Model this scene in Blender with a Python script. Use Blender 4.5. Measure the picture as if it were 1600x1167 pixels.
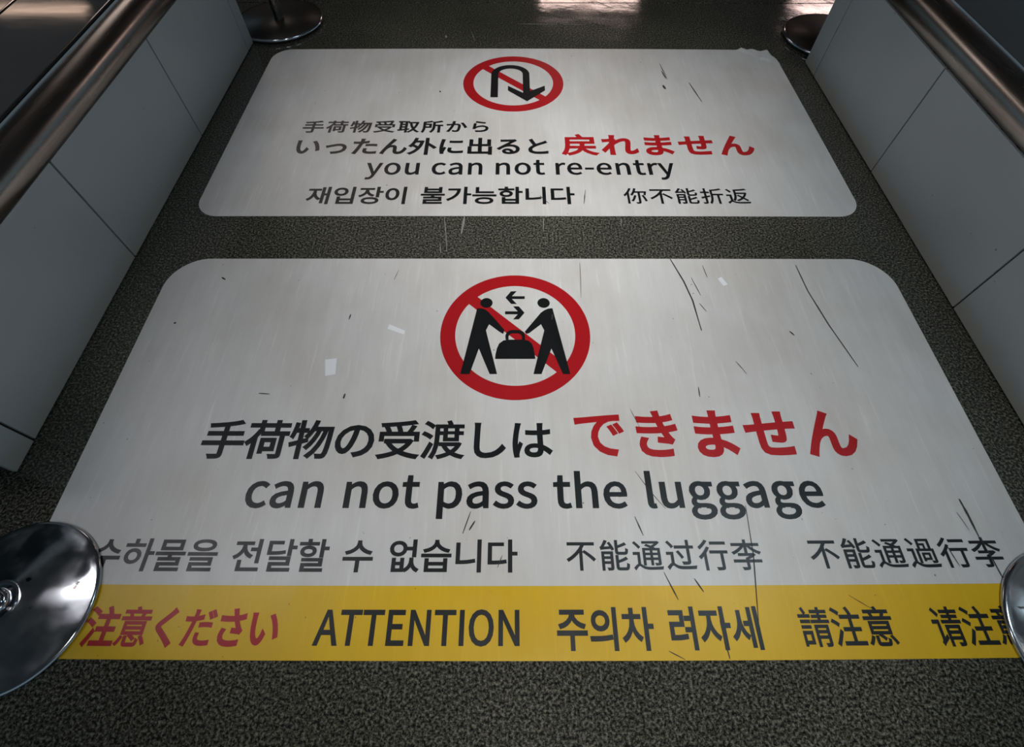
import bpy, bmesh, math, random
from mathutils import Vector, Matrix
for o in list(bpy.data.objects): bpy.data.objects.remove(o)
SC = bpy.context.scene
COL = SC.collection
random.seed(7)

# ------------------------------------------------------------ camera
CAM_POS = Vector((-0.0012, -0.0196, 1.2012))
pitch, yaw, roll = 0.9905, 0.00388, 0.003647
F = Vector((math.sin(yaw)*math.cos(pitch), math.cos(yaw)*math.cos(pitch), -math.sin(pitch)))
R0 = Vector((math.cos(yaw), -math.sin(yaw), 0)); U0 = R0.cross(F)
R = R0*math.cos(roll) + U0*math.sin(roll); U = U0*math.cos(roll) - R0*math.sin(roll)
cd = bpy.data.cameras.new('camera'); cam = bpy.data.objects.new('camera', cd); COL.objects.link(cam)
cam.matrix_world = Matrix(((R.x, U.x, -F.x, CAM_POS.x), (R.y, U.y, -F.y, CAM_POS.y), (R.z, U.z, -F.z, CAM_POS.z), (0, 0, 0, 1)))
cd.sensor_width = 36; cd.lens = 786.58/1600*36; cd.shift_y = -50/1600; cd.clip_start = .02
SC.camera = cam

# ------------------------------------------------------------ world, light, exposure
SC.view_settings.view_transform = 'Standard'; SC.view_settings.look = 'None'
SC.view_settings.exposure = 0.0; SC.view_settings.gamma = 1; SC.view_settings.use_curve_mapping = False
wd = bpy.data.worlds.new('hall_air'); SC.world = wd; wd.use_nodes = True
wd.node_tree.nodes['Background'].inputs[0].default_value = (.55, .80, .98, 1)
wd.node_tree.nodes['Background'].inputs[1].default_value = .26
LAMPS = [  # name, centre x, y, size x, y, colour, strength, label
    ('ceiling_light', -2.1, .65, 1.6, .25, (.95, .94, 1), 9.5, 'cool ceiling light running across, above the left steel counter'),
    ('ceiling_light', 1.50, .62, 1.1, .30, (.70, .88, 1), 12.0, 'cool ceiling light running across, above the right tiled wall'),
    ('ceiling_light', -2.3, 5.4, 1.2, 1.6, (1, .86, .80), 2.5, 'broad ceiling light ahead on the left'),
    ('ceiling_light', -6.4, 7.5, 1.3, .28, (1, .70, .52), 2.4, 'small orange ceiling light far off to the left'),
    ('ceiling_light', 1.35, 9.75, 1.7, .5, (1, .72, .64), 9.0, 'warm pinkish ceiling light far ahead, nearer the middle'),
    ('ceiling_light', 5.9, 9.4, 2.2, .65, (1, .72, .66), 10.0, 'warm pinkish ceiling light far ahead on the right'),
]
CEIL = 2.9
# added fill lights behind the camera, without fixtures, to brighten the signs
for aim, energy, spread, lab in (((.17, .66, 0), 5.2, 49, 'added fill light under the ceiling behind the camera, aimed at the near sign'),
                                 ((.14, 1.86, 0), 4.4, 38, 'added fill light under the ceiling behind the camera, aimed at the far sign')):
    ld = bpy.data.lights.new('fill_light', 'AREA'); ld.shape = 'RECTANGLE'; ld.size = .5; ld.size_y = .4
    ld.energy = energy; ld.color = (1, .965, .93); ld.spread = math.radians(spread)
    fill_obj = bpy.data.objects.new('fill_light', ld); COL.objects.link(fill_obj); fill_obj.location = (.22, -.95 if aim[1] < 1 else -.35, 2.75)
    fill_obj.rotation_euler = (Vector(aim)-fill_obj.location).to_track_quat('-Z', 'Y').to_euler()
    fill_obj['label'] = lab; fill_obj['category'] = 'lamp'

# ------------------------------------------------------------ helpers
def prop(o, label=None, cat=None, group=None, kind=None):
    for k, v in (('label', label), ('category', cat), ('group', group), ('kind', kind)):
        if v: o[k] = v
    return o
def link(name, me, mat, parent=None):
    o = bpy.data.objects.new(name, me); COL.objects.link(o)
    if mat and not me.materials: me.materials.append(mat)
    if parent: o.parent = parent
    return o
def empty(name, loc=(0, 0, 0)):
    o = bpy.data.objects.new(name, None); COL.objects.link(o); o.location = loc; o.empty_display_size = .1
    return o
def from_bm(name, bm, mat, parent=None, smooth=False):
    me = bpy.data.meshes.new(name); bm.to_mesh(me); bm.free()
    if smooth:
        for p in me.polygons: p.use_smooth = True
    return link(name, me, mat, parent)
def box(name, x0, x1, y0, y1, z0, z1, mat, parent=None, bev=0):
    bm = bmesh.new(); bmesh.ops.create_cube(bm, size=1)
    for v in bm.verts:
        v.co = Vector(((x0+x1)/2+v.co.x*(x1-x0), (y0+y1)/2+v.co.y*(y1-y0), (z0+z1)/2+v.co.z*(z1-z0)))
    if bev: bmesh.ops.bevel(bm, geom=bm.edges[:], offset=bev, segments=2, profile=.5, affect='EDGES')
    return from_bm(name, bm, mat, parent)
def lathe(name, prof, mat, parent=None, seg=96, close=False):
    bm = bmesh.new(); rings = []
    for r, z in prof:
        rings.append([bm.verts.new((r*math.cos(2*math.pi*k/seg), r*math.sin(2*math.pi*k/seg), z)) for k in range(seg)] if r > 1e-6 else [bm.verts.new((0, 0, z))])
    for a, b in zip(rings, rings[1:]):
        for k in range(seg):
            k2 = (k+1) % seg
            f = [a[k % len(a)], a[k2 % len(a)], b[k2 % len(b)], b[k % len(b)]]
            u = []
            for v in f:
                if v not in u: u.append(v)
            if len(u) > 2: bm.faces.new(u)
    bmesh.ops.recalc_face_normals(bm, faces=bm.faces)
    o = from_bm(name, bm, mat, parent, True)
    return o

def bend_to_image(x, y):
    """floor points bent to follow lens distortion seen in the image: a few millimetres"""
    t = y-1
    T = (1, t, t*t, t**3, x, x*t, x*t*t, x*x, x*x*t, x**3)
    cx = (-3e-05, .00025, 1e-05, 1e-05, .00933, .00219, -.00408, .00054, .0002, -.00619)  # fitted: distorted image positions cast back to the floor through the pinhole camera
    cy = (.00443, .0116, .00029, -.00339, .00018, .00054, .0001, -.0004, -.00543, -5e-05)
    return x+sum(a*b for a, b in zip(T, cx)), y+sum(a*b for a, b in zip(T, cy))

# ------------------------------------------------------------ materials
def mat(name, col, rough=.5, metal=0, spec=.5, fn=None):
    m = bpy.data.materials.new(name); m.use_nodes = True
    b = m.node_tree.nodes['Principled BSDF']
    b.inputs['Base Color'].default_value = (*col, 1); b.inputs['Roughness'].default_value = rough
    b.inputs['Metallic'].default_value = metal; b.inputs['Specular IOR Level'].default_value = spec
    if fn: fn(m.node_tree, b)
    return m
def noise(nt, scale, detail=3, stretch=(1, 1, 1), rough=.5, dist=0):
    tc = nt.nodes.new('ShaderNodeTexCoord'); mp = nt.nodes.new('ShaderNodeMapping'); n = nt.nodes.new('ShaderNodeTexNoise')
    mp.inputs['Scale'].default_value = stretch; n.inputs['Scale'].default_value = scale
    n.inputs['Detail'].default_value = detail; n.inputs['Roughness'].default_value = rough; n.inputs['Distortion'].default_value = dist
    nt.links.new(tc.outputs['Object'], mp.inputs[0]); nt.links.new(mp.outputs[0], n.inputs[0])
    return n.outputs['Fac']
def ramp(nt, src, stops):
    r = nt.nodes.new('ShaderNodeValToRGB'); nt.links.new(src, r.inputs[0]); e = r.color_ramp.elements
    while len(e) < len(stops): e.new(.5)
    for k, (p, c) in enumerate(stops):
        e[k].position = p; e[k].color = (*c, 1) if isinstance(c, tuple) else (c, c, c, 1)
    return r.outputs[0]
def mix(nt, fac, a, b, mode='MIX'):
    m = nt.nodes.new('ShaderNodeMix'); m.data_type = 'RGBA'; m.blend_type = mode
    for s, i in ((fac, 0), (a, 6), (b, 7)):
        if isinstance(s, (int, float)): m.inputs[i].default_value = s
        elif isinstance(s, tuple): m.inputs[i].default_value = (*s, 1)
        else: nt.links.new(s, m.inputs[i])
    return m.outputs[2]
def bump(nt, b, src, strength, dist=.002):
    n = nt.nodes.new('ShaderNodeBump'); n.inputs['Strength'].default_value = strength; n.inputs['Distance'].default_value = dist
    nt.links.new(src, n.inputs['Height']); nt.links.new(n.outputs[0], b.inputs['Normal'])

def granite_fn(nt, b):
    g = noise(nt, 165, 4, rough=.75)
    c = ramp(nt, g, [(.38, (.005, .0055, .0045)), (.47, (.030, .030, .024)), (.55, (.098, .096, .075)), (.66, (.23, .228, .185))])
    big = ramp(nt, noise(nt, 2.2, 2), [(.3, .75), (.7, 1.15)])
    nt.links.new(mix(nt, 1.0, c, big, 'MULTIPLY'), b.inputs['Base Color'])
    nt.links.new(ramp(nt, noise(nt, 9, 4), [(.3, .05), (.7, .11)]), b.inputs['Roughness'])
    bump(nt, b, noise(nt, 7, 3), .22, .004)
GRANITE = mat('speckled_granite', (.05, .05, .045), .2, fn=granite_fn)

def vinyl(name, col, wear=1.0, r0=.30, r1=.42, specks=True):
    def fn(nt, b):
        streak = noise(nt, 26, 5, (1, .12, 1), .7)
        s = ramp(nt, streak, [(.33, tuple(c*(1-.06*wear) for c in col)), (.55, col), (.74, tuple(min(1, c*(1+.05*wear)+.005*wear) for c in col))])
        fine = ramp(nt, noise(nt, 95, 3, (1, .05, 1), .6), [(.60, (1, 1, 1)), (.70, (1+.10*wear,)*3)])
        s = mix(nt, 1.0, s, fine, 'MULTIPLY')
        blotch = ramp(nt, noise(nt, 3.2, 4), [(.36, (.90, .87, .84)), (.58, (1, 1, 1))])
        speck = ramp(nt, noise(nt, 75, 2), [(.215, (.25, .25, .24)), (.24, (1, 1, 1))])
        c = mix(nt, .8, s, blotch, 'MULTIPLY')
        if specks: c = mix(nt, 1.0, c, speck, 'MULTIPLY')
        nt.links.new(c, b.inputs['Base Color'])
        nt.links.new(ramp(nt, noise(nt, 14, 5, (1, .3, 1), .65), [(.3, r0), (.7, r1)]), b.inputs['Roughness'])
        bump(nt, b, noise(nt, 60, 4, (1, .2, 1)), .12, .0015)
    return mat(name, col, .3, fn=fn)
WHITE = vinyl('white_floor_vinyl', (.605, .605, .595))
YELLOW = vinyl('yellow_floor_vinyl', (.68, .43, .006), .7)
RED = vinyl('red_print', (.39, .008, .012), .4, specks=False)
BLACK = vinyl('black_print', (.006, .0075, .0085), .3)
PATCH = mat('white_paper_scrap', (.78, .80, .84), .6)
SCUFF = mat('rubber_scuff', (.035, .033, .030), .6)
SCRATCH = mat('pale_scratch', (.20, .20, .18), .6)

def tile_fn(nt, b):
    c = ramp(nt, noise(nt, 2.4, 3), [(.3, (.37, .405, .415)), (.7, (.41, .44, .45))])
    sp = ramp(nt, noise(nt, 55, 2), [(.20, (.35, .33, .3)), (.23, (1, 1, 1))])
    tc = nt.nodes.new('ShaderNodeTexCoord'); sx = nt.nodes.new('ShaderNodeSeparateXYZ'); nt.links.new(tc.outputs['Object'], sx.inputs[0])
    dirt = nt.nodes.new('ShaderNodeMath'); dirt.operation = 'MULTIPLY_ADD'; nt.links.new(noise(nt, 12, 4), dirt.inputs[0]); dirt.inputs[1].default_value = -.06
    nt.links.new(sx.outputs['Z'], dirt.inputs[2])
    d = ramp(nt, dirt.outputs[0], [(0, (1.0, .90, .79)), (.035, (1, 1, 1))])
    nt.links.new(mix(nt, 1.0, mix(nt, 1.0, c, sp, 'MULTIPLY'), d, 'MULTIPLY'), b.inputs['Base Color'])
TILE = mat('grey_glazed_tile', (.25, .27, .27), .34, spec=.4, fn=tile_fn)
GROUT = mat('dark_grout', (.018, .018, .017), .9)
CORE = mat('dark_wall_core', (.02, .025, .026), .7)
def steel_fn(nt, b):
    nt.links.new(ramp(nt, noise(nt, 30, 4, (1, .04, 1), .6), [(.3, .20), (.7, .34)]), b.inputs['Roughness'])
    nt.links.new(ramp(nt, noise(nt, 5, 3), [(.3, (.27, .235, .205)), (.7, (.36, .325, .295))]), b.inputs['Base Color'])
STEEL = mat('brushed_rail_steel', (.45, .43, .41), .25, 1, fn=steel_fn)
PLATE = mat('counter_steel', (.20, .19, .185), .3, .6, fn=lambda nt, b: nt.links.new(ramp(nt, noise(nt, 40, 5, (.15, 1, 1), .7), [(.3, .035), (.7, .08)]), b.inputs['Roughness']))
GAP = mat('black_rubber', (.008, .008, .008), .7)
def chrome_fn(nt, b):
    nt.links.new(ramp(nt, noise(nt, 22, 5), [(.35, .07), (.7, .26)]), b.inputs['Roughness'])
    sp = ramp(nt, noise(nt, 38, 3), [(.27, (.10, .09, .08)), (.31, (.56, .57, .59))])
    nt.links.new(sp, b.inputs['Base Color'])
CHROME = mat('scratched_chrome', (.6, .6, .62), .12, 1, fn=chrome_fn)
CHROME2 = mat('chrome_trim', (.6, .62, .66), .12, 1)
DARKDISC = mat('dark_steel_plate', (.035, .030, .025), .42, .4)
LAMPBODY = mat('white_lamp_housing', (.7, .7, .7), .5)
CEILM = mat('matt_ceiling', (.30, .31, .32), .8)
BACKM = mat('far_wall_paint', (.12, .11, .10), .7)

# ------------------------------------------------------------ structure
prop(box('ceiling', -8, 8, -4, 12, CEIL, CEIL+.1, CEILM), 'grey ceiling', kind='structure')
prop(box('wall_back', -8, 8, 12, 12.1, 0, CEIL, BACKM), 'dark far wall', kind='structure')
fl = prop(box('floor', -8, 8, -4, 12, -.06, -.012, GROUT), 'speckled dark granite floor', kind='structure')
box('slab', -8, 8, -4, 2.832, -.012, 0, GRANITE, fl, .001)
box('slab', -8, 8, 2.838, 12, -.012, 0, GRANITE, fl, .001)

for n, x, y, sx, sy, c, s, lab in LAMPS:
    lamp = prop(empty(n, (x, y, CEIL)), lab, 'ceiling light', 'ceiling lights')
    bm = bmesh.new()                       # open-bottomed frame
    a, b = sx/2+.03, sy/2+.03
    for X0, X1, Y0, Y1 in ((-a, a, -b, -b+.03), (-a, a, b-.03, b), (-a, -a+.03, -b+.03, b-.03), (a-.03, a, -b+.03, b-.03)):
        r = bmesh.ops.create_cube(bm, size=1)
        for v in r['verts']: v.co = Vector(((X0+X1)/2+v.co.x*(X1-X0), (Y0+Y1)/2+v.co.y*(Y1-Y0), -.03+v.co.z*.06))
    from_bm('frame', bm, LAMPBODY, lamp)
    m = mat('lamp_diffuser', (.8, .8, .8)); bb = m.node_tree.nodes['Principled BSDF']
    bb.inputs['Emission Color'].default_value = (*c, 1); bb.inputs['Emission Strength'].default_value = s
    box('diffuser', -sx/2, sx/2, -sy/2, sy/2, -.045, -.035, m, lamp)

def low_wall(name, s, xf, ztile, joints, y0, y1, zt, xt, rt, lab, raillab, counterlab):
    """s = -1 left, +1 right; xf = tiled face"""
    w = prop(box(name, *sorted((xf+s*.012, xf+s*.16)), y0+.006, y1-.006, 0, ztile-.012, CORE), lab, kind='structure')
    ys = [y0]+joints+[y1]
    for a, b in zip(ys, ys[1:]):
        g = .0032
        box('tile', *sorted((xf, xf+s*.012)), a+(g if a != y0 else 0), b-(g if b != y1 else 0), .004, ztile, TILE, w, .0012)
    box('grout_bed', *sorted((xf+s*.007, xf+s*.0125)), y0+.004, y1-.004, .001, ztile-.004, GROUT, w)
    # steel rail
    rail = prop(empty('bumper_rail', (xt, y0, zt)), raillab, 'rail')
    L = y1-y0; bm = bmesh.new(); seg = 64; n = 1; rings = []
    prof = [(-.012, .35), (-.010, .75), (-.004, .95), (0, 1), (L, 1), (L+.004, .95), (L+.010, .75), (L+.012, .35)]
    tube = prof[3:5]
    def mk(pp, nm, mt, caps):
        bm = bmesh.new(); rr = []
        for y, k in pp: rr.append([bm.verts.new((rt*k*math.cos(2*math.pi*q/seg), y, rt*k*math.sin(2*math.pi*q/seg))) for q in range(seg)])
        for a, b in zip(rr, rr[1:]):
            for q in range(seg): bm.faces.new((a[q], a[(q+1) % seg], b[(q+1) % seg], b[q]))
        if caps:
            bm.faces.new(rr[0]); bm.faces.new(rr[-1])
        bmesh.ops.recalc_face_normals(bm, faces=bm.faces)
        return from_bm(nm, bm, mt, rail, True)
    mk(tube, 'tube', STEEL, False); mk(prof[:4], 'end_cap', CHROME2, True); mk(prof[4:], 'end_cap', CHROME2, True)
    # counter behind
    c = prop(empty('steel_counter', (xt+s*.07, y0, 0)), counterlab, 'counter')
    x0 = rt+.004-.07; zc = zt+.012
    box('base_panel', *sorted((s*(-.07+.12), s*1.0)), 0, L-.08, 0, zc-.03, CORE, c)
    box('gap_strip', *sorted((s*x0, s*(x0+.08))), 0, L, zc-.045, zc-.018, GAP, c)
    return w, rail, c, x0, zc, L
w, r, c, x0, zc, L = low_wall('wall_left', -1, -1.199, .362, [.469, 1.089, 1.720, 2.352], .387, 2.425, .392, -1.250, .0596,
    'low wall of grey tiles on the left', 'brushed steel bumper rail along the top of the left tiled wall', 'steel counter top behind the left rail')
for a, b in ((.066, .383), (.397, 1.0)):
    box('steel_panel', -x0-b, -x0-a, 0, L, zc-.018, zc-.008, PLATE, c, .002)
w, r, c, x0, zc, L = low_wall('wall_right', 1, 1.316, .380, [.262, .887, 1.511, 2.150], .18, 2.262, .414, 1.372, .0576,
    'low wall of grey tiles on the right', 'brushed steel bumper rail along the top of the right tiled wall', 'steel counter top behind the right rail')
for a, b in ((.056, .46), (.468, 1.0)):
    box('steel_panel', x0+a, x0+b, 0, L, zc-.018, zc-.008, PLATE, c, .002)

# Latin letter outlines (units of 1/1000 em): advance, contours
LATIN = {
'-':(305,['40 215 266 215 266 277 40 277']),
'A':(535,['4 0 85 0 148 197 383 197 445 0 531 0 312 645 222 645', '168 261 200 361 216 415 233 469 248 523 264 579 267 579 283 523 299 469 315 415 332 361 363 261']),
'E':(518,['89 0 470 0 470 69 170 69 170 304 414 304 414 374 170 374 170 576 460 576 460 645 89 645']),
'I':(258,['89 0 170 0 170 645 89 645']),
'N':(636,['89 0 165 0 165 339 164 389 162 440 159 491 156 540 159 540 229 407 463 0 547 0 547 645 470 645 470 310 471 259 473 207 477 155 481 106 477 106 407 238 171 645 89 645']),
'O':(653,['326 -11 438 12 525 79 581 185 602 324 581 463 525 568 438 633 326 656 215 633 128 568 71 463 51 324 71 185 128 79 215 12', '326 60 247 79 187 132 148 215 135 324 148 433 187 515 247 567 326 585 405 567 466 515 504 433 518 324 504 215 466 132 405 79']),
'T':(527,['222 0 304 0 304 576 499 576 499 645 27 645 27 576 222 576']),
'a':(495,['191 -11 234 -6 275 9 313 30 349 57 352 57 359 0 425 0 425 294 415 374 386 436 335 476 259 490 204 484 153 469 109 449 72 427 103 372 133 391 168 407 206 419 246 423 295 413 325 386 340 347 345 303 213 280 122 244 69 192 52 124 62 66 91 24 135 -2', '214 54 180 58 154 71 136 94 129 129 140 171 177 205 243 231 345 249 345 116 311 89 279 69 247 58']),
'c':(448,['269 -11 311 -7 352 5 390 23 424 48 389 103 365 84 338 69 308 59 276 55 216 69 169 106 139 163 128 238 140 313 171 371 219 409 279 422 305 419 330 411 353 398 374 381 414 434 387 455 356 473 319 485 275 490 187 473 114 424 64 345 46 238 63 133 110 54 181 5']),
'e':(487,['274 -11 320 -8 361 3 398 18 431 37 403 91 375 75 347 63 316 55 283 53 221 65 172 98 139 151 125 220 447 220 448 230 449 241 450 253 450 266 438 358 401 429 341 474 259 490 180 472 112 422 64 343 46 238 64 133 112 54 185 5', '124 277 140 340 171 387 213 416 261 426 311 416 349 388 372 341 380 277']),
'g':(496,['242 -220 342 -207 418 -170 467 -118 484 -55 473 -3 442 32 390 52 317 59 223 59 183 63 158 74 144 90 140 111 142 129 149 144 158 156 171 168 187 161 205 156 223 152 241 151 310 163 365 196 402 248 416 317 413 347 405 374 393 397 377 416 475 416 475 478 309 478 295 482 279 486 261 489 241 490 173 478 116 444 77 390 62 319 68 279 82 243 102 213 125 191 125 187 106 172 89 151 77 127 72 98 75 72 84 51 98 33 115 20 115 16 85 -7 63 -33 50 -62 45 -92 59 -147 100 -187 162 -211', '241 206 202 214 170 236 148 272 140 319 148 366 170 401 202 423 241 431 281 423 313 401 335 366 343 319 335 272 313 236 280 214', '253 -164 195 -159 152 -142 125 -115 115 -81 118 -60 127 -39 142 -19 164 0 180 -3 196 -5 211 -7 225 -7 308 -7 350 -10 380 -21 398 -39 405 -68 394 -104 364 -135 316 -156']),
'h':(534,['81 0 162 0 162 346 195 378 226 401 258 415 292 419 333 412 361 389 377 350 383 292 383 0 463 0 463 303 454 383 427 442 382 478 317 490 271 484 230 466 192 441 158 410 162 508 162 700 81 700']),
'l':(250,['165 -11 180 -11 193 -9 203 -7 212 -4 201 57 190 56 184 55 175 57 168 63 164 74 162 90 162 700 81 700 81 95 86 50 101 16 127 -4']),
'n':(536,['81 0 162 0 162 346 195 378 226 401 258 415 292 419 333 412 361 389 377 350 383 292 383 0 463 0 463 303 454 383 427 442 382 478 317 490 270 483 229 466 191 440 157 408 155 408 147 478 81 478']),
'o':(533,['266 -11 350 5 421 54 469 133 487 238 469 345 421 424 350 473 266 490 183 473 112 424 64 345 46 238 64 133 112 54 183 5', '266 55 210 69 166 106 138 163 128 238 138 313 166 371 210 409 266 422 323 409 367 371 395 313 405 238 395 163 367 106 323 69']),
'p':(545,['81 -201 162 -201 162 -40 159 44 192 20 225 3 258 -8 291 -11 370 6 436 56 482 137 499 246 486 347 450 423 390 473 309 490 268 484 228 469 191 448 157 422 155 422 147 478 81 478', '278 56 252 59 224 67 193 82 162 106 162 357 195 385 227 405 258 418 288 422 347 409 386 374 408 318 415 245 405 166 376 107 333 69']),
'r':(341,['81 0 162 0 162 307 188 358 219 393 250 412 281 418 295 417 306 416 317 413 328 410 343 479 332 484 320 488 307 489 292 490 253 483 217 463 184 432 157 390 155 390 147 478 81 478']),
's':(412,['206 -11 280 0 335 30 368 75 379 130 366 187 333 227 286 254 234 275 195 290 162 307 140 329 131 358 136 385 153 407 180 422 220 427 250 424 278 415 303 402 328 385 367 435 337 456 301 474 262 486 219 490 149 479 98 450 66 407 55 354 67 302 99 264 144 237 193 216 233 201 268 182 293 158 303 126 297 97 279 73 250 57 208 51 168 55 132 67 99 85 67 108 28 55 65 28 108 7 156 -6']),
't':(332,['230 -11 253 -10 276 -6 298 0 319 6 303 67 291 62 277 58 263 55 249 54 214 60 191 78 179 106 175 145 175 412 305 412 305 478 175 478 175 612 108 612 99 478 24 473 24 412 95 412 95 148 102 82 125 32 167 0']),
'u':(534,['221 -11 266 -5 307 12 344 39 378 75 381 75 387 0 454 0 454 478 374 478 374 139 341 103 310 77 279 63 244 58 204 65 176 88 160 127 155 185 155 478 74 478 74 175 83 94 109 36 155 1']),
'y':(458,['89 -206 152 -193 201 -158 239 -106 267 -40 447 478 368 478 282 213 273 180 263 145 253 111 244 77 239 77 227 112 215 146 203 180 192 213 95 478 11 478 203 -1 193 -37 175 -78 151 -110 122 -132 85 -140 75 -139 66 -137 56 -135 48 -132 33 -196 45 -200 58 -203 73 -205'])}

# ------------------------------------------------------------ lettering
CACHE = {}
THIN = {'で': .024, 'だ': .024, 'き': .028, '意': .019, '注': .028, '請': .014, '请': .015, '渡': .019, '受': .022, '荷': .024, '物': .024, '戻': .028, '過': .011, '通': .011}
def glyph(ch):
    """-> list of verts, tris, boundary edges with outward normals; em = 1"""
    if ch in CACHE: return CACHE[ch]
    if ch in LATIN:
        adv, cs = LATIN[ch]; adv /= 1000
        cu = bpy.data.curves.new('g', 'CURVE'); cu.dimensions = '2D'; cu.fill_mode = 'BOTH'
        for c in cs:
            v = [int(q)/1000 for q in c.split()]; pts = list(zip(v[::2], v[1::2]))
            s = cu.splines.new('POLY'); s.points.add(len(pts)-1); s.use_cyclic_u = True
            for p, (x, y) in zip(s.points, pts): p.co = (x, y, 0, 1)
    else:
        cu = bpy.data.curves.new('g', 'FONT'); cu.body = ch; cu.size = 1; cu.resolution_u = 4
        adv = .92 if 0xAC00 <= ord(ch) <= 0xD7A3 else 1.0
    o = bpy.data.objects.new('g', cu); COL.objects.link(o)
    me = bpy.data.meshes.new_from_object(o.evaluated_get(bpy.context.evaluated_depsgraph_get()))
    bpy.data.objects.remove(o); bpy.data.curves.remove(cu)
    bm = bmesh.new(); bm.from_mesh(me); bpy.data.meshes.remove(me)
    bmesh.ops.remove_doubles(bm, verts=bm.verts, dist=2e-4)
    bm.verts.index_update()
    V = [(v.co.x, v.co.y) for v in bm.verts]; Fc = [[v.index for v in f.verts] for f in bm.faces]
    nb = {}; E = []
    for e in bm.edges:
        if len(e.link_faces) != 1: continue
        a, b = e.verts; d = (b.co-a.co); n = Vector((d.y, -d.x, 0))
        if n.length < 1e-7: continue
        n.normalize()
        fc = e.link_faces[0].calc_center_median()
        if n.dot(fc-a.co) > 0: n = -n
        E.append((a.index, b.index, n)); nb.setdefault(a.index, []).append(n); nb.setdefault(b.index, []).append(n)
    bm.free()
    CACHE[ch] = (adv, V, Fc, E, nb)
    return CACHE[ch]

def lettering(text, x0, x1, y0, y1, bold, z, material, parent, sp=1.0, space=.4, label=None, name='lettering'):
    verts, faces, pen = [], [], 0
    base = bold
    for ch in text:
        bold = min(base, THIN.get(ch, 1))     # crowded characters are drawn with a lighter stroke
        if ch == ' ': pen += space; continue
        adv, V, Fc, E, nb = glyph(ch)
        k = len(verts); verts += [(pen+x, y, 0) for x, y in V]; faces += [[k+i for i in f] for f in Fc]
        def off(i, n):
            ns = nb[i]
            if len(ns) == 2:
                m = ns[0]+ns[1]; q = 1+ns[0].dot(ns[1])
                if q > .35: return V[i][0]+m.x/q*bold, V[i][1]+m.y/q*bold
            return V[i][0]+n.x*bold, V[i][1]+n.y*bold
        for q, (a, b, n) in enumerate(E):     # edge strips lie a hair under the letter body, so none coincide
            dz = 2e-5*(1+q % 11); k = len(verts); A = off(a, n); B = off(b, n)
            verts += [(pen+V[a][0], V[a][1], dz), (pen+V[b][0], V[b][1], dz), (pen+B[0], B[1], dz), (pen+A[0], A[1], dz)]
            faces += [[k, k+1, k+2], [k, k+2, k+3]]
        pen += adv*sp
    X = [v[0] for v in verts]; Y = [v[1] for v in verts]
    a, b, c, d = min(X), max(X), min(Y), max(Y)
    out = []
    for x, y, dz in verts:
        p = bend_to_image(x0+(x-a)/(b-a)*(x1-x0), y0+(y-c)/(d-c)*(y1-y0)); out.append((p[0], p[1], z-dz))
    good = []
    for f in faces:                       # every piece faces up, slivers are dropped
        ar = sum(out[f[i]][0]*out[f[(i+1) % len(f)]][1]-out[f[(i+1) % len(f)]][0]*out[f[i]][1] for i in range(len(f)))
        if abs(ar) > 1e-9: good.append(f if ar > 0 else f[::-1])
    me = bpy.data.meshes.new(name); me.from_pydata(out, [], good)
    o = link(name, me, material, parent)
    if label: o['label'] = label
    return o

def flat(name, loops, z, material, parent, label=None, thick=0, wav=None):
    """flat print bounded by one outer loop (and holes), subdivided only along its edge"""
    cu = bpy.data.curves.new('g', 'CURVE'); cu.dimensions = '2D'; cu.fill_mode = 'BOTH'
    for pts in loops:
        s = cu.splines.new('POLY'); s.points.add(len(pts)-1); s.use_cyclic_u = True
        for p, q in zip(s.points, pts): p.co = (*bend_to_image(*q), 0, 1)
    o = bpy.data.objects.new('g', cu); COL.objects.link(o)
    me = bpy.data.meshes.new_from_object(o.evaluated_get(bpy.context.evaluated_depsgraph_get()))
    bpy.data.objects.remove(o); bpy.data.curves.remove(cu)
    bm = bmesh.new(); bm.from_mesh(me); bmesh.ops.remove_doubles(bm, verts=bm.verts, dist=1e-5)
    for f in bm.faces:
        if f.normal.z < 0: f.normal_flip()
    for v in bm.verts: v.co.z = z
    if thick:
        r = bmesh.ops.extrude_face_region(bm, geom=bm.faces[:])
        for g in r['geom']:
            if isinstance(g, bmesh.types.BMVert): g.co.z = z
        vs = {g for g in r['geom'] if isinstance(g, bmesh.types.BMVert)}
        for v in bm.verts:
            if v not in vs: v.co.z = z-thick
        bmesh.ops.recalc_face_normals(bm, faces=bm.faces)
    bm.to_mesh(me); bm.free(); me.name = name; me.materials.clear()
    o = link(name, me, material, parent)
    if label: o['label'] = label
    return o
def dense(pts, step=.04):
    out = []
    for a, b in zip(pts, pts[1:]+pts[:1]):
        n = max(1, int(math.dist(a, b)/step))
        out += [(a[0]+(b[0]-a[0])*k/n, a[1]+(b[1]-a[1])*k/n) for k in range(n)]
    return out
def rrect(x0, x1, y0, y1, rs):   # radii: bl, br, tr, tl
    pts = []
    for (cx, cy, r, a0) in ((x0+rs[0], y0+rs[0], rs[0], 180), (x1-rs[1], y0+rs[1], rs[1], 270), (x1-rs[2], y1-rs[2], rs[2], 0), (x0+rs[3], y1-rs[3], rs[3], 90)):
        if r == 0: pts.append((cx, cy)); continue
        for k in range(13): a = math.radians(a0+90*k/12); pts.append((cx+r*math.cos(a), cy+r*math.sin(a)))
    return pts
def arc(cx, cy, r, a0, a1, n=48, ry=None):
    return [(cx+r*math.cos(math.radians(a0+(a1-a0)*k/n)), cy+(ry or r)*math.sin(math.radians(a0+(a1-a0)*k/n))) for k in range(n+1)]
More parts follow.
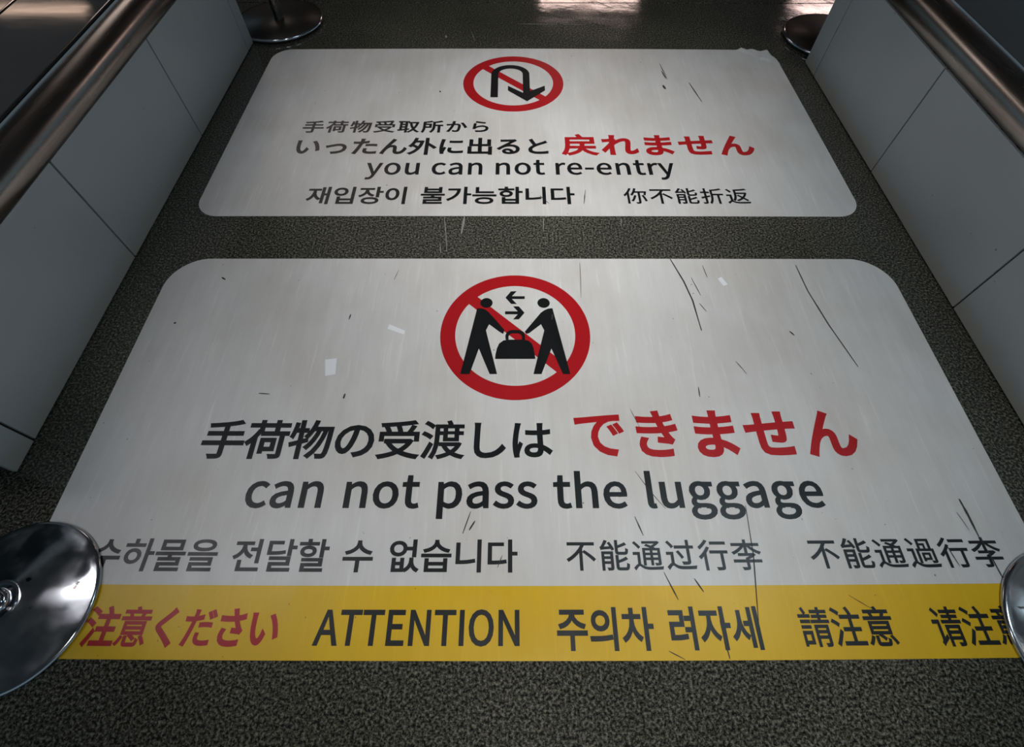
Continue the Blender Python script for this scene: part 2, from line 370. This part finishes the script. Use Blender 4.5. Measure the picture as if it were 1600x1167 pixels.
def scuff(pts, w, z, material, parent, name='scuff'):
    """thin tapering mark drawn along pts"""
    n = len(pts); L = []; Rr = []
    rnd = random.Random(int(abs(pts[0][0])*1e4))
    for i, (x, y) in enumerate(pts):
        a = pts[max(0, i-1)]; b = pts[min(n-1, i+1)]; dx, dy = b[0]-a[0], b[1]-a[1]; l = math.hypot(dx, dy) or 1
        t = i/(n-1); k = w*(.25+.75*math.sin(math.pi*(.1+.8*t)))*rnd.uniform(.8, 1.2)/2
        L.append((x-dy/l*k, y+dx/l*k)); Rr.append((x+dy/l*k, y-dx/l*k))
    v = [(*bend_to_image(*p), z) for p in L+Rr]
    me = bpy.data.meshes.new(name); me.from_pydata(v, [], [[i, n+i, n+i+1, i+1] for i in range(n-1)])
    return link(name, me, material, parent)
def spread(pts, m=4):
    out = []
    for a, b in zip(pts, pts[1:]):
        out += [(a[0]+(b[0]-a[0])*k/m, a[1]+(b[1]-a[1])*k/m) for k in range(m)]
    return out+[pts[-1]]

Z1, Z2, Z3, Z4, Z5 = .0012, .0015, .0018, .0021, .0024
# ---------------- far sign
far = prop(flat('floor_sign', [dense(rrect(-1.085, 1.202, 1.2717, 2.368, (.085, .085, .10, .085)))], Z1, WHITE, None, thick=.0011),
     'far white floor sign with a crossed-out U-turn arrow and the words you can not re-entry', 'floor sign', 'white warning signs on the floor')
CX1, CY1, RO1 = .0081, 2.0858, .2136
def ring(cx, cy, ro, ri, par, sl_w, a):
    flat('prohibition_ring', [arc(cx, cy, ro, 0, 360, 96)[:-1], arc(cx, cy, ri, 0, 360, 96)[:-1]], Z2, RED, par)
    # slash clipped to the ring, from upper left to lower right
    h = sl_w/2; L = (ri+ro)/2; ca, sa = math.cos(a), math.sin(a)
    p = [(-L, -h), (L, -h), (L, h), (-L, h)]
    flat('slash', [[(cx+x*ca-y*sa, cy+x*sa+y*ca) for x, y in p]], Z3, RED, par)
ring(CX1, CY1, RO1, .170, far, .036, math.radians(-44.5))
ux0, ux1, ux2, ux3 = -.0870, -.0565, .0492, .0782
ucx = (ux0+ux3)/2; rO = (ux3-ux0)/2; rI = (ux2-ux1)/2; icx = (ux1+ux2)/2; ybend = 2.150
outline = [(ux0, 1.9735)] + arc(ucx, ybend, rO, 180, 0, 32, .0745) + [(ux3, 2.020), (.1415, 2.0602), (.1415, 2.0240), (.0645, 1.944), (-.0147, 2.0235), (-.0147, 2.0590), (ux2, 2.006)] + arc(icx, ybend, rI, 0, 180, 32, .0455) + [(ux1, 1.9735)]
flat('turn_arrow', [outline], Z4, BLACK, far, 'black U-turn arrow')

# ---------------- near sign
near = prop(flat('floor_sign', [dense(rrect(-1.0665, 1.187, .0015, 1.0781, (0, 0, .115, .115)))], Z1, WHITE, None, thick=.0011),
     'near white floor sign with two figures passing a bag and a yellow lower band', 'floor sign', 'white warning signs on the floor')
band = flat('yellow_band', [dense([(-1.0665, .0015), (1.187, .0015), (1.187, .1383), (-1.0665, .1383)])], Z2, YELLOW, near, 'yellow band with red and black lettering')
CX2, CY2 = .0111, .795
ring(CX2, CY2, .2138, .1712, near, .0360, math.radians(-43.0))
fig = [(-0.1007, 0.8818), (-0.0866, 0.8813), (-0.0769, 0.8774), (-0.0683, 0.8694), (-0.0426, 0.8362), (-0.0198, 0.8042), (-0.0232, 0.7901), (-0.0342, 0.7981), (-0.064, 0.8241), (-0.0728, 0.8028), (-0.0386, 0.6594), (-0.0588, 0.6594), (-0.0908, 0.7411), (-0.1133, 0.6594), (-0.1384, 0.6594)]
fig2 = [(0.1213, 0.882), (0.1603, 0.6594), (0.1401, 0.6594), (0.1123, 0.7412), (0.0819, 0.6594), (0.0601, 0.6594), (0.0943, 0.8028), (0.0857, 0.8242), (0.0513, 0.7934), (0.0427, 0.7906), (0.0382, 0.7981), (0.0866, 0.8655), (0.0969, 0.8745), (0.1084, 0.8804)]
bag = [(-0.045, 0.7074), (-0.0437, 0.7233), (-0.0403, 0.742), (-0.0344, 0.7579), (-0.0222, 0.7684), (-0.0049, 0.7711), (0.0316, 0.7712), (0.047, 0.7684), (0.0564, 0.7602), (0.0618, 0.7457), (0.0651, 0.7242), (0.0662, 0.7075)]
hnd = [(-0.0161, 0.7702), (-0.017, 0.7855), (-0.0124, 0.7971), (-0.0011, 0.8037), (0.0223, 0.8037), (0.035, 0.7972), (0.0388, 0.7855), (0.0385, 0.7702), (0.0301, 0.7702), (0.0302, 0.7822), (0.0264, 0.7892), (0.0183, 0.7925), (0.0028, 0.7925), (-0.0046, 0.7892), (-0.0077, 0.7822), (-0.0076, 0.7702)]
la = [(-0.0175, 0.9215), (-0.0010, 0.9455), (0.0160, 0.9460), (0.0017, 0.9267), (0.04, 0.9266), (0.04, 0.9163), (0.0017, 0.9163), (0.0165, 0.8975), (-.0005, 0.8975)]
ra = [(0.0388, 0.8652), (0.0218, 0.8889), (0.0049, 0.8889), (0.0188, 0.8705), (-0.0183, 0.8705), (-0.0183, 0.8598), (0.0188, 0.8598), (0.0050, 0.8415), (0.0218, 0.8415)]
for nm, pts, hx, lab in (('figure', fig, -.0739, 'black figure on the left'), ('figure', fig2, .0959, 'black figure on the right')):
    f = flat(nm, [pts], Z4, BLACK, near, lab)
    flat('head', [arc(hx, .9015, .0183, 0, 360, 32)[:-1]], Z4, BLACK, f)
b = flat('bag_symbol', [bag], Z4, BLACK, near)
flat('handle', [hnd], Z5, BLACK, b)
flat('arrow', [la], Z4, BLACK, near, 'black arrow pointing left'); flat('arrow', [ra], Z4, BLACK, near, 'black arrow pointing right')

TEXT = [   # words, x0, x1, y0, y1, extra weight, colour, sheet, pitch, space
    ('手荷物受取所から', -0.8192, -0.0892, 1.7308, 1.8115, .026, BLACK, far, 1.08, .4),
    ('いったん外に出ると', -0.8175, 0.1395, 1.5956, 1.7002, .028, BLACK, far, 1.0, .4),
    ('戻れません', 0.1882, 0.9230, 1.5923, 1.7246, .033, RED, far, 1.05, .4),
    ('you can not re-entry', -0.5310, 0.5967, 1.4565, 1.5670, .014, BLACK, far, 1.06, .22),
    ('재입장이 불가능합니다', -0.7153, 0.2206, 1.3284, 1.4184, .022, BLACK, far, 1.0, .38),
    ('你不能折返', 0.3912, 0.8319, 1.3308, 1.4121, .012, BLACK, far, 1.06, .4),
    ('手荷物の受渡しは', -0.7767, 0.1033, 0.4195, 0.5243, .024, BLACK, near, .98, .4),
    ('できません', 0.1595, 0.8739, 0.4249, 0.5514, .034, RED, near, 1.05, .4),
    ('can not pass the luggage', -0.6283, 0.7398, 0.2758, 0.3911, .017, BLACK, near, 1.03, .26),
    ('수하물을 전달할 수 없습니다', -0.9367, 0.0139, 0.1646, 0.2340, .020, BLACK, near, 1.0, .37),
    ('不能通过行李', 0.1217, 0.5573, 0.1679, 0.2324, .013, BLACK, near, 1.07, .4),
    ('不能通過行李', 0.6650, 1.1007, 0.1701, 0.2342, .013, BLACK, near, 1.07, .4),
    ('注意ください', -0.8859, -0.4799, 0.0216, 0.0977, .034, RED, band, .97, .4),
    ('ATTENTION', -0.4064, 0.0171, 0.0262, 0.0937, .017, BLACK, band, 1.0, .4),
    ('주의차', 0.0942, 0.2949, 0.0184, 0.0976, .024, BLACK, band, 1.0, .4),
    ('려자세', 0.3279, 0.5157, 0.0188, 0.0982, .024, BLACK, band, 1.0, .4),
    ('請注意', 0.5997, 0.7966, 0.0233, 0.0968, .016, BLACK, band, 1.0, .4),
    ('请注意', 0.8792, 1.0689, 0.0220, 0.0958, .016, BLACK, band, 1.0, .4)]
for t, a, b_, c_, d, bold, m, par, sp, spc in TEXT:
    lettering(t, a, b_, c_, d, bold, Z4 if par is band else Z3, m, par, sp, spc, 'red lettering' if m is RED else None)

# ---------------- wear
for pts, w in (([(.503, 1.077), (.529, .985), (.542, .911), (.546, .802)], .0045), ([(.896, 1.051), (.901, .948), (.922, .822), (.955, .681)], .0035),
               ([(1.061, .32), (1.064, .283), (1.065, .236)], .005), ([(1.065, .236), (1.072, .185), (1.075, .145)], .003),
               ([(.548, .308), (.538, .197), (.522, .108), (.514, .062)], .0022), ([(-.094, .295), (-.11, .246)], .003), ([(-.083, .274), (-.096, .253)], .004),
               ([(.285, .283), (.299, .241)], .003), ([(.333, .165), (.355, .111)], .003), ([(.397, .152), (.412, .126)], .0035), ([(.435, .072), (.44, .004)], .003),
               ([(.981, .22), (.991, .173)], .002), ([(.722, .118), (.76, .093)], .0015), ([(.309, .555), (.327, .505)], .0012), ([(.215, 1.06), (.213, 1.0), (.209, .922)], .0016),
               ([(.319, .018), (.35, .003)], .002), ([(-.895, 1.0), (-.88, .99)], .006), ([(.80, .80), (.81, .785)], .004), ([(.30, .39), (.33, .34), (.36, .30)], .0018),
               ([(-.67, .60), (-.64, .598)], .003), ([(.12, .86), (.118, .84)], .004), ([(-.02, .20), (-.03, .175)], .002), ([(1.04, .29), (1.05, .25)], .0015),
               ([(.60, 1.05), (.605, 1.0)], .002), ([(.555, 1.0), (.57, .93)], .0018), ([(.56, .90), (.575, .87)], .0025), ([(-.35, 1.03), (-.36, .99)], .0015), ([(.62, .70), (.64, .66)], .002),
               ([(-.47, .86), (-.472, .84)], .004), ([(-.44, .60), (-.442, .585)], .005), ([(.50, .62), (.498, .59)], .0025), ([(-.98, .83), (-.975, .825)], .008), ([(.25, .33), (.262, .33)], .004)):
    scuff(spread(pts), w, Z5+.0002, SCUFF, near)
for pts, w in (([(.66, 2.242), (.672, 2.112)], .003), ([(.658, 2.178), (.667, 2.117)], .005), ([(.761, 2.088), (.786, 1.944)], .004), ([(.645, 2.067), (.651, 2.037)], .012),
               ([(.26, 1.40), (.25, 1.33)], .003), ([(-.30, 2.02), (-.297, 2.01)], .008), ([(.1, 1.37), (.13, 1.33)], .003)):
    scuff(spread(pts), w, Z5+.0002, SCUFF, far)
for pts in ([(-.514, .705), (-.483, .709), (-.477, .659), (-.504, .653)], [(-.353, .824), (-.304, .801), (-.306, .788), (-.355, .808)], [(.636, .995), (.649, 1.003), (.662, .972), (.647, .967)]):
    flat('paper_scrap', [pts], Z5+.0001, PATCH, near)
for pts, w in (([(-.226, 1.266), (-.215, 1.19), (-.207, 1.11)], .003), ([(-.158, 1.268), (-.160, 1.24), (-.164, 1.19)], .008), ([(.108, 1.262), (.106, 1.20)], .003),
               ([(-.17, 2.44), (-.19, 2.53)], .002), ([(.03, 2.605), (.22, 2.60)], .004), ([(.25, 2.60), (.36, 2.60)], .003), ([(-.31, 2.49), (-.305, 2.47)], .01), ([(-.23, 1.14), (-.225, 1.10)], .003), ([(.37, 1.262), (.365, 1.22)], .003)):
    scuff(spread(pts), w, .0006, SCRATCH, fl, 'scratch')
scuff(spread([(.47, 1.20), (.49, 1.13), (.502, 1.082)]), .004, .0007, SCUFF, fl, 'scratch')

# far right corner of the far sheet has come unstuck and creased
bm = bmesh.new(); n = 22; g = {}
ox, oy = 1.0, 2.20
for i in range(n+1):
    for j in range(n+1):
        u, v = i/n, j/n
        x = ox+u*(1.199-ox); y = oy+v*(2.365-oy)
        # keep inside the rounded corner
        cx, cy, r = 1.202-.10-.003, 2.368-.10-.003, .10
        if x > cx and y > cy:
            d = math.hypot(x-cx, y-cy)
            k = max((x-cx), (y-cy))/max(d, 1e-6)
            x = cx+(x-cx)*k; y = cy+(y-cy)*k
        s = (u+v)-1.0
        z = .0016
        if s > 0:
            z += .010*s*s + .013*math.exp(-((s-.28)/.06)**2)*(.6+.4*math.sin(7*(u-v))) + .006*s*math.sin(15*u-6*v)
        else: z -= .0010*min(1, -s*6)
        X, Y = bend_to_image(x, y); g[i, j] = bm.verts.new((X, Y, z))
for i in range(n):
    for j in range(n): bm.faces.new((g[i, j], g[i+1, j], g[i+1, j+1], g[i, j+1]))
from_bm('peeling_corner', bm, WHITE, far, True)['label'] = 'creased lifted corner of the sheet'

# dark chips knocked into the two steel rails
def chips(rail, r, ang, spots):
    rnd = random.Random(5)
    for y, sy, sa in spots:
        bm = bmesh.new(); k = 9; vs = []
        for i in range(k):
            t = 2*math.pi*i/k; q = rnd.uniform(.55, 1.0); a = math.radians(ang)+sa/r*q*math.sin(t); yy = y+sy*q*math.cos(t)
            vs.append(bm.verts.new(((r+.0006)*math.cos(a), yy-rail.location.y, (r+.0006)*math.sin(a))))
        bm.faces.new(vs); from_bm('chip', bm, GAP, rail)
rails = [o for o in COL.objects if o.name.startswith('bumper_rail')]
for o in rails:
    if o.location.x < 0: chips(o, .0596, -37, ((1.29, .010, .006), (1.34, .008, .004)))
    else: chips(o, .0576, 217, ((1.60, .010, .005), (1.335, .006, .013), (1.275, .008, .007), (1.235, .004, .003), (1.205, .008, .004), (1.125, .016, .007)))

# ---------------- queue barrier posts
def post_parts(root, hub_z, pr, mt, collar=True):
    lathe('pole', [(pr, hub_z), (pr, .90)], mt, root, 48)
    lathe('pole_cap', [(pr+.006, .885), (pr+.012, .895), (pr+.012, .965), (pr+.006, .975), (0, .978)], CHROME2, root, 48)
    if collar: lathe('collar', [(pr+.008, hub_z-.006), (pr+.008, hub_z+.006), (pr+.005, hub_z+.009), (pr, hub_z+.009)], CHROME2, root, 48)
def domed(x, y, r, lab):
    root = prop(empty('barrier_post', (x, y, 0)), lab, 'queue barrier', 'domed chrome barrier posts')
    prof = [(r-.012, 0), (r-.003, .001), (r, .004), (r, .008), (r-.003, .0115), (r-.007, .0125)]
    for k in range(1, 15):
        t = k/14; prof.append((r-.007-(r-.007-.045)*t, .0125+.034*t**1.55))
    prof += [(.036, .050), (.034, .046), (0, .046)]
    lathe('base', prof, CHROME, root, 128)
    post_parts(root, .050, .019, CHROME2)
domed(-1.051, .099, .1700, 'domed chrome barrier post at the near left corner of the yellow band')
domed(1.203, .030, .1790, 'domed chrome barrier post at the near right edge of the yellow band')
def flatbase(x, y, r, lab):
    root = prop(empty('barrier_post', (x, y, 0)), lab, 'queue barrier', 'flat based barrier posts')
    lathe('base', [(r-.012, .0), (r-.004, .002), (r-.004, .010)], GAP, root, 128)
    lathe('base_plate', [(r-.006, .010), (r-.006, .0215), (0, .0235)], DARKDISC, root, 128)
    lathe('rim', [(r-.006, .008), (r, .010), (r+.001, .015), (r-.001, .020), (r-.006, .0225)], CHROME2, root, 128)
    post_parts(root, .024, .023, STEEL, False)
flatbase(-1.120, 2.615, .205, 'dark flat based barrier post past the far end of the left tiled wall')
flatbase(1.493, 2.470, .210, 'dark flat based barrier post half hidden behind the far end of the right tiled wall')
